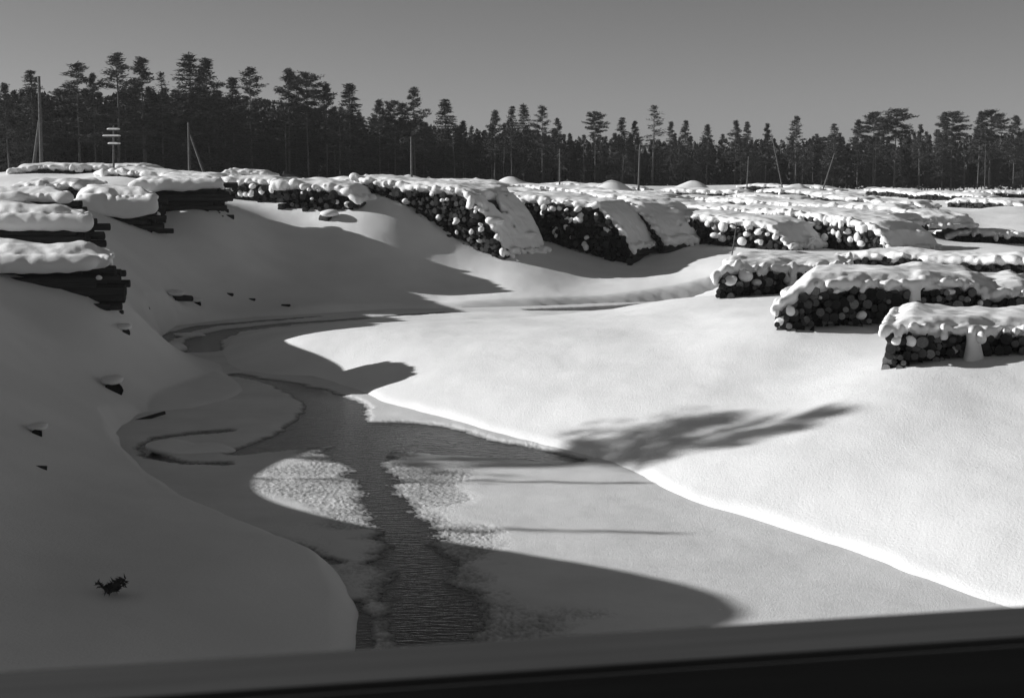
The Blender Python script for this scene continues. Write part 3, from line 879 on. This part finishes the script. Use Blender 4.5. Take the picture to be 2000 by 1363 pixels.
DESC = {'pine': 'dense pine', 'openpine': 'ragged open pine', 'roundpine': 'round topped pine', 'spruce': 'conical spruce', 'thin': 'thin pale sparse tree'}
def where(px):
    marks = [(80,'the strutted pole at far left'),(222,'the crossarm pole'),(369,'the short strutted pole'),(478,'the flat snow slab'),(803,'the left centre pole'),(1005,'the wide centre heap'),
             (1093,'the thin centre pole'),(1248,'the tall bare pole'),(1350,'the heap right of the tall pole'),(1460,'the short thin pole'),(1525,'the pale leaning trunk'),(1615,'the leaning pole'),(1710,'the long low heap'),(1850,'the dark faced far row'),(1960,'the right edge')]
    m = min(marks, key=lambda q: abs(q[0] - px)); dlt = px - m[0]
    if abs(dlt) < 12: return 'directly behind ' + m[1]
    return ('just right of ' if dlt > 0 else 'just left of ') + m[1] if abs(dlt) < 45 else ('well right of ' if dlt > 0 else 'well left of ') + m[1]
def zone(px):
    zs = [(-999,76,'left of the far left strutted pole'),(76,222,'between the far left pole and the crossarm pole'),(222,369,'between the crossarm pole and the short strutted pole'),
          (369,590,'above the flat snow slab'),(590,803,'left of the left centre pole'),(803,1000,'between the left centre pole and the wide centre heap'),(1000,1248,'left of the tall bare pole'),
          (1248,1460,'right of the tall bare pole'),(1460,1615,'between the short thin pole and the leaning pole'),(1615,1800,'right of the leaning pole'),(1800,9999,'at the right edge')]
    return next(t for a, b, t in zs if a <= px < b)
seen = {}
for i, (px, py, kind, wd) in enumerate(KEY):
    d = tree_d(px) + random.uniform(-3, 3)
    x, y, zt = at_d(px, py, d)
    lab = f'{DESC[kind]} on the skyline {where(px)}'
    seen[lab] = seen.get(lab, 0) + 1
    if seen[lab] > 1: lab = f'lower {lab}' if seen[lab] == 2 else f'smaller {lab}'
    put_tree(kind, i, x, y, zt, wd * 1.55, random.uniform(0, 6.28), lab, 'skyline trees')
kx = np.array([k[0] for k in KEY], float); ky = np.array([k[1] for k in KEY], float)
ENV_X = [0, 60, 120, 200, 260, 330, 420, 520, 640, 720, 800, 900, 1000, 1090, 1150, 1300, 1500, 1700, 1900, 2000]
ENV_Y = [172, 165, 162, 168, 165, 165, 172, 182, 196, 215, 222, 240, 232, 246, 256, 256, 256, 252, 244, 244]
for i in range(250):
    px = -60 + 2120 * (i + random.random()) / 250
    row = random.random()
    d = tree_d(px) + 4 + row * 38
    env = np.interp(px, ENV_X, ENV_Y)
    py = env + 6 + abs(random.gauss(0, 1)) * 22 - row * 2
    kind = random.choices(['spruce', 'pine', 'roundpine', 'openpine', 'thin'], [8, 5, 0.8, 1.5, 0.5])[0]
    x, y, zt = at_d(px, py, d)
    put_tree(kind, random.randint(0, 9), x, y, zt, random.uniform(1.0, 1.5), random.uniform(0, 6.28),
             'tree line conifer ' + zone(px), 'conifers ' + zone(px))
# the deeper wood behind, one dark mass
FV = []
for i in range(950):
    rr = random.Random(9000 + i)
    px = -150 + 2300 * (i + rr.random()) / 950
    d = tree_d(px) + rr.uniform(10, 75)
    env = np.interp(px, ENV_X, ENV_Y) + rr.uniform(14, 60)
    x, y, zt = at_d(px, env, d); g = 4.0; H = zt - g
    for k in range(70):
        q = rr.random() ** .8; R = 2.4 * (1 - q) ** .7 + .25
        a = rr.uniform(0, 6.28); p0 = Vector((x, y, g + H * (.03 + .96 * q))); e = Vector((math.cos(a), math.sin(a), rr.uniform(-.25, .2)))
        s = Vector((-e.y, e.x, 0)) * rr.uniform(.35, .7)
        tip = p0 + e * R
        FV += [tuple(p0 - s * .6), tuple(p0 + s * .6), tuple(tip + Vector((0, 0, -.2)))]
        mid = p0 + e * R * .6
        FV += [tuple(mid - s), tuple(mid + s), tuple(mid + Vector((rr.uniform(-.3, .3), rr.uniform(-.3, .3), rr.uniform(.4, .9))))]
tag(obj('forest', tri_soup('forest', FV, [M_NEEDLE])), 'deep dark wood filling in behind the front trees', 'forest', None, 'stuff')

# two pines outside the frame to the left throw their shadows over the stream and the right bank
put_tree('thin', 0, -38.0, 39.9, 17.6, 3.3, 2.6, 'shorter of two loose pines left of the frame whose shadows cross the right bank', 'pines on the left bank', base=4.6)
put_tree('roundpine', 2, -38.0, 38.2, 18.9, 0.62, 0.8, 'tall pine left of the frame whose crown shadow lies on the right bank', 'pines on the left bank', base=4.6)
put_tree('thin', 0, -24.0, 34.7, 10.4, 0.9, 1.0, 'slim pine left of the frame whose dark shadow crosses the ice', 'pines on the left bank')
put_tree('thin', 1, -26.0, 30.2, 11.2, 0.9, 2.0, 'second slim pine left of the frame with a streaky shadow', 'pines on the left bank')

# ------------------------------------------------------------------ poles
def pole(name, label, pb, pt, d, r=0.11, strut=None, arms=(), group='poles before the tree line'):
    B_ = at_d(pb[0], pb[1], d); T_ = at_d(pt[0], pt[1], d)
    g = gh(B_[0], B_[1]) - 0.3
    root = empty(name, (B_[0], B_[1], g))
    o0 = Vector((B_[0], B_[1], g))
    V, F_ = [], []
    ex = (B_[0] - T_[0]) / max(0.1, T_[2] - B_[2])
    p0 = Vector((ex * (B_[2] - g), 0, 0)); p1 = Vector(T_) - o0
    n = 6
    for k in range(n):
        a = p0.lerp(p1, k / n); b = p0.lerp(p1, (k + 1) / n)
        tube(V, F_, a, b, r * (1 - .35 * k / n), r * (1 - .35 * (k + 1) / n), 10)
    b0 = len(V); V.append(tuple(p1 + Vector((0, 0, .05)))); L = b0 - 10
    for i in range(10): F_.append((L + i, L + (i + 1) % 10, b0))
    obj('shaft', mesh_from('shaft', V, F_, [M_POLE]), root)
    if strut:
        (sx, sy), (tx, ty), dd = strut
        S_ = Vector(at_d(sx, sy, d + dd)) - o0; Q_ = Vector(at_d(tx, ty, d)) - o0
        S_ = S_ + (S_ - Q_) * 0.3
        V, F_ = [], []; tube(V, F_, S_, Q_, r * .9, r * .7, 10)
        obj('strut', mesh_from('strut', V, F_, [M_POLE]), root)
    for (ax0, ax1, ay) in arms:
        a = Vector(at_d(ax0, ay, d - 0.15)) - o0; b = Vector(at_d(ax1, ay, d - 0.15)) - o0
        c = (a + b) / 2; hx = (b - a).length / 2
        def box(x0, x1, y0, y1, z0, z1):
            return [(x, y, z) for x in (x0, x1) for y in (y0, y1) for z in (z0, z1)], [(0,1,3,2),(4,6,7,5),(0,4,5,1),(2,3,7,6),(0,2,6,4),(1,5,7,3)]
        v, f = box(-hx, hx, -.06, .06, -.07, .05)
        m_ = obj('crossarm', mesh_from('crossarm', v, f, [M_POLE], False), root, tuple(c))
        bl = [(-hx + 2 * hx * (k + .5) / 9, 0, .07, .26, .12, .10) for k in range(9)]
        org = np.array([-hx - .4, -.4, -.2]); F = np.zeros((int((2 * hx + .8) / .04) + 1, 21, 16)); add_blobs(F, org, .04, bl)
        r_ = surface_nets(F, .35, org, .04)
        if r_: obj('snow', mesh_from('snow', r_[0], r_[1], [M_SNOWCAP]), m_)
    tag(root, label, 'pole', group)
    return root
pole('utility_pole', 'tall strutted pole at the far left skyline', (81,322), (76,150), 118, .17, strut=((66,322), (77,236), 0.6))
pole('utility_pole', 'pole with three snowy crossarms on the left skyline', (222,322), (222,246), 112, .10, arms=((211,232,254),(202,234,267),(213,233,282)))
pole('utility_pole', 'short pole with a strut leaning from its right', (370,330), (368,240), 125, .13, strut=((396,332), (371,262), -.5))
pole('utility_pole', 'plain pole on the skyline left of centre', (804,345), (803,268), 158, .15)
pole('utility_pole', 'thin pole on the skyline right of centre', (1093,354), (1093,292), 190, .12)
pole('utility_pole', 'tall bare pole standing inside the log field', (1247,374), (1250,283), 150, .14)
pole('utility_pole', 'short thin pole before the right hand trees', (1459,362), (1462,306), 215, .11)
pole('leaning_trunk', 'long pale trunk leaning left before the trees', (1527,362), (1507,262), 235, .13)
pole('leaning_trunk', 'short bare pole leaning right toward the trees', (1609,365), (1630,300), 235, .15)
pole('stake', 'thin snow crusted stake before the low rounded stack', (1432,482), (1439,436), 92, .05)
for i, (px, top, py) in enumerate([(286,245,328),(558,240,340),(665,245,345),(888,272,346),(984,288,350),(1000,262,350),(1140,290,356),(1215,300,362),(1448,290,364),(1552,270,366),(1708,280,372),(1794,262,374),(1858,255,374),(1882,258,374),(1924,250,375)]):
    d = tree_d(px) - 5
    lab = f'pale bare trunk {where(px)}'
    if px in (1000, 1882): lab = 'right hand ' + lab
    B_ = at_d(px, py, d); T_ = at_d(px + random.uniform(-4, 4), top, d); g = gh(B_[0], B_[1]) - .3
    root = empty('bare_trunk', (B_[0], B_[1], g)); o0 = Vector((B_[0], B_[1], g)); p1 = Vector(T_) - o0
    V, F_ = [], []
    pts = [Vector((0, 0, 0))] + [p1 * (k / 6) + Vector((random.uniform(-.12, .12), 0, 0)) for k in range(1, 7)]
    for k in range(6): tube(V, F_, pts[k], pts[k + 1], .14 * (1 - .11 * k), .14 * (1 - .11 * (k + 1)), 7)
    obj('trunk', mesh_from('trunk', V, F_, [M_POLE]), root)
    V, F_ = [], []
    for k in range(7):
        p = p1 * random.uniform(.45, .98); a = random.uniform(0, 6.28)
        tube(V, F_, p, p + Vector((math.cos(a), math.sin(a), .6)) * random.uniform(.5, 1.3), .03, .008, 4)
    obj('branch', mesh_from('branch', V, F_, [M_POLE]), root)
    tag(root, lab, 'tree trunk', 'bare trunks at the forest edge')

# ------------------------------------------------------------------ lone logs and debris on the left bank
def lone_log(label, px, py, d, r, L, yaw, tilt, old=True, group='stray logs on the banks', lump=None):
    P = at_d(px, py, d)
    root = empty('stray_log', P, yaw)
    o = obj('log', random.choice(LOGS_OLD if old else LOGS), root); o.scale = (r, L, r); o.rotation_euler = (tilt, 0, 0)
    if lump:
        m = obj('snow_lump', random.choice(LUMPS), root, (0, L * .16, r * .45)); m.scale = (lump * 1.3, lump * 1.5, lump * .55)
    tag(root, label, 'log', group)
def surf(px, py):                      # where the pixel's ray meets the ground
    r = ray(px, py); ts = np.linspace(8, 130, 1600)
    x = r[0] * ts; y = r[1] * ts; z = CAMZ + r[2] * ts
    b = np.where(z < ground_h(x, y))[0]
    k = b[0] if len(b) else len(ts) - 1
    return y[k]
def stray(label, px, py, r, L, yaw, tilt, lump=None, fwd=0.1):
    lone_log(label, px, py, surf(px, py) - fwd, r, L, yaw, tilt, lump=lump)
stray('thick dark log butt poking from the left bank under a snow hood', 222, 764, .3, 1.6, 0.5, -.12, lump=.55)
stray('small round log end sticking out near the left edge', 72, 848, .13, 1.4, 0.35, -.1, lump=.38)
stray('short dark branch half buried below the small log end', 92, 915, .06, .8, 1.9, .1)
stray('dark log curved out of a hollow above the water, left one', 340, 582, .17, 1.1, -0.7, -.1, lump=.6)
stray('dark log in the hollow above the water, right one', 386, 594, .19, 1.3, 0.5, -.15, lump=.5)
stray('thin dark log lying on the shaded slope above the water', 455, 577, .12, 1.1, 1.4, .05)
stray('short log piece on the shaded slope, middle of three', 498, 586, .09, .6, 1.35, 0)
stray('smallest dark log piece at the foot of the shaded slope', 566, 598, .10, .5, 1.2, 0)
stray('slanting stick on the left bank above the bend', 292, 602, .07, 1.4, 2.2, -.35)
stray('log end jutting below the lowest left stack', 240, 612, .12, 1.4, 1.5, .1, lump=.4)
stray('dark log end beside the bend, under the jutting one', 247, 650, .15, .9, .8, -.1, lump=.4)
stray('short dark stick across the crack near the small snow island', 262, 824, .06, 1.0, -1.0, .2)
stray('snow capped log block rolled below the high bank stack', 645, 428, .3, .7, 1.2, 0, lump=.9)
stray('loose log with a snow knob below the broad dark stack', 1205, 500, .2, .9, 1.0, 0, lump=.7)
stray('log jutting from snow below the draped stack end', 1290, 466, .15, 1.4, 1.3, 0, lump=.5)
stray('bare log end raised on the skyline beside the flat slab', 553, 339, .22, 2.2, -1.2, -.25)

# ice block in the bend
def ice_block(label, px, py, z, sx, sy, sz, yaw, seed):
    x, y, _ = at_z(px, py, z)
    bl = [(0, 0, 0, .9, .75, .6), (.5, .1, .1, .7, .6, .5), (-.5, -.05, 0, .7, .6, .5)]
    org = np.array([-1.5, -1.2, -.9]); F = np.zeros((32, 26, 20)); add_blobs(F, org, .1, bl)
    V, Q = surface_nets(F, .3, org, .1)
    V = V * np.array([sx, sy, sz])
    for i in range(len(V)): V[i] += np.array(mnoise.noise_vector(Vector(V[i]) * 1.7 + Vector((seed, 0, 0)))) * .06
    o = obj('ice_block', mesh_from('ice_block', V, Q, [M_SNOWCAP]), None, (x, y, z)); o.rotation_euler = (0, .12, yaw)
    tag(o, label, 'ice block', 'ice blocks in the stream')
ice_block('snowy ice block tilted in the dark water of the bend', 338, 682, .12, .75, .7, .6, .9, 1)
ice_block('flat snow covered ice floe ringed by a dark moat', 372, 880, .03, 1.3, 1.05, .55, 0.0, 2)
ice_block('low ice ridge at the far edge of the bend', 370, 655, .05, .8, .4, .3, .35, 3)

# fallen conifer branch in the lower left
P = at_d(212, 1155, surf(212, 1160) - .05)
root = empty('fallen_branch', P)
V, F_ = [], []; leaf = []
rr = random.Random(77)
for k in range(9):
    a = rr.uniform(0, 6.28); e = Vector((math.cos(a) * .26, math.sin(a) * .2, rr.uniform(.03, .2)))
    tube(V, F_, (0, 0, -.03), tuple(e), .014, .005, 5)
    for q in (.45, .7, .95): tuft(leaf, rr, e * q, .06, 14, .09, .8)
obj('twig', mesh_from('twig', V, F_, [M_BARK]), root); obj('needles', tri_soup('needles', leaf, [M_NEEDLE]), root)
tag(root, 'dark tuft of conifer branch lying on snow at lower left', 'branch')

# ------------------------------------------------------------------ bridge rail in front
ZR = 6.85
L_ = at_z(780, 1257, ZR); R_ = at_z(1955, 1182, ZR)
dv = Vector((R_[0] - L_[0], R_[1] - L_[1], 0)).normalized(); yaw = math.atan2(dv.y, dv.x)
mid = Vector(L_).lerp(Vector(R_), .5)
rail = empty('bridge_railing', (mid.x, mid.y, 5.75), yaw)
def boxmesh(name, x0, x1, y0, y1, z0, z1, bev=0.01):
    import bmesh
    bm = bmesh.new(); bmesh.ops.create_cube(bm, size=1)
    for v in bm.verts: v.co = ((x0 + x1) / 2 + v.co.x * (x1 - x0), (y0 + y1) / 2 + v.co.y * (y1 - y0), (z0 + z1) / 2 + v.co.z * (z1 - z0))
    bmesh.ops.bevel(bm, geom=bm.edges[:], offset=bev, segments=2, affect='EDGES')
    me = bpy.data.meshes.new(name); bm.to_mesh(me); bm.free(); me.materials.append(M_BEAM)
    return me
zt = ZR - 5.75
obj('handrail', boxmesh('handrail', -3.5, 4.5, -.145, 0, zt - .15, zt), rail)
obj('lower_rail', boxmesh('lower_rail', -3.5, 4.5, -.11, -.05, .42, .54), rail)
for k in range(4):
    obj('post', boxmesh('post', -3.2 + 2.4 * k, -3.06 + 2.4 * k, -.14, -.01, -.1, zt - .152), rail)
obj('deck_edge_beam', boxmesh('deck_edge_beam', -3.5, 4.5, -.25, 0.05, -.35, -.105), rail)
tag(rail, 'dark timber bridge railing across the bottom of the frame', 'railing')

# ------------------------------------------------------------------ thin winter haze
hv = [(x, y, z) for x in (-760, 760) for y in (-760, 760) for z in (-2.0, 36.0)]
hf = [(0,1,3,2),(4,6,7,5),(0,4,5,1),(2,3,7,6),(0,2,6,4),(1,5,7,3)]
hm = bpy.data.materials.new('haze'); hm.use_nodes = True
hn = hm.node_tree; hn.nodes.clear()
vo = hn.nodes.new('ShaderNodeVolumePrincipled'); ho = hn.nodes.new('ShaderNodeOutputMaterial')
vo.inputs['Color'].default_value = gray(0.9); vo.inputs['Density'].default_value = 0.00013; vo.inputs['Anisotropy'].default_value = 0.2
hn.links.new(vo.outputs[0], ho.inputs['Volume'])
tag(obj('haze', mesh_from('haze', hv, hf, [hm], False)), 'thin pale winter haze over the log field', 'haze', None, 'stuff')
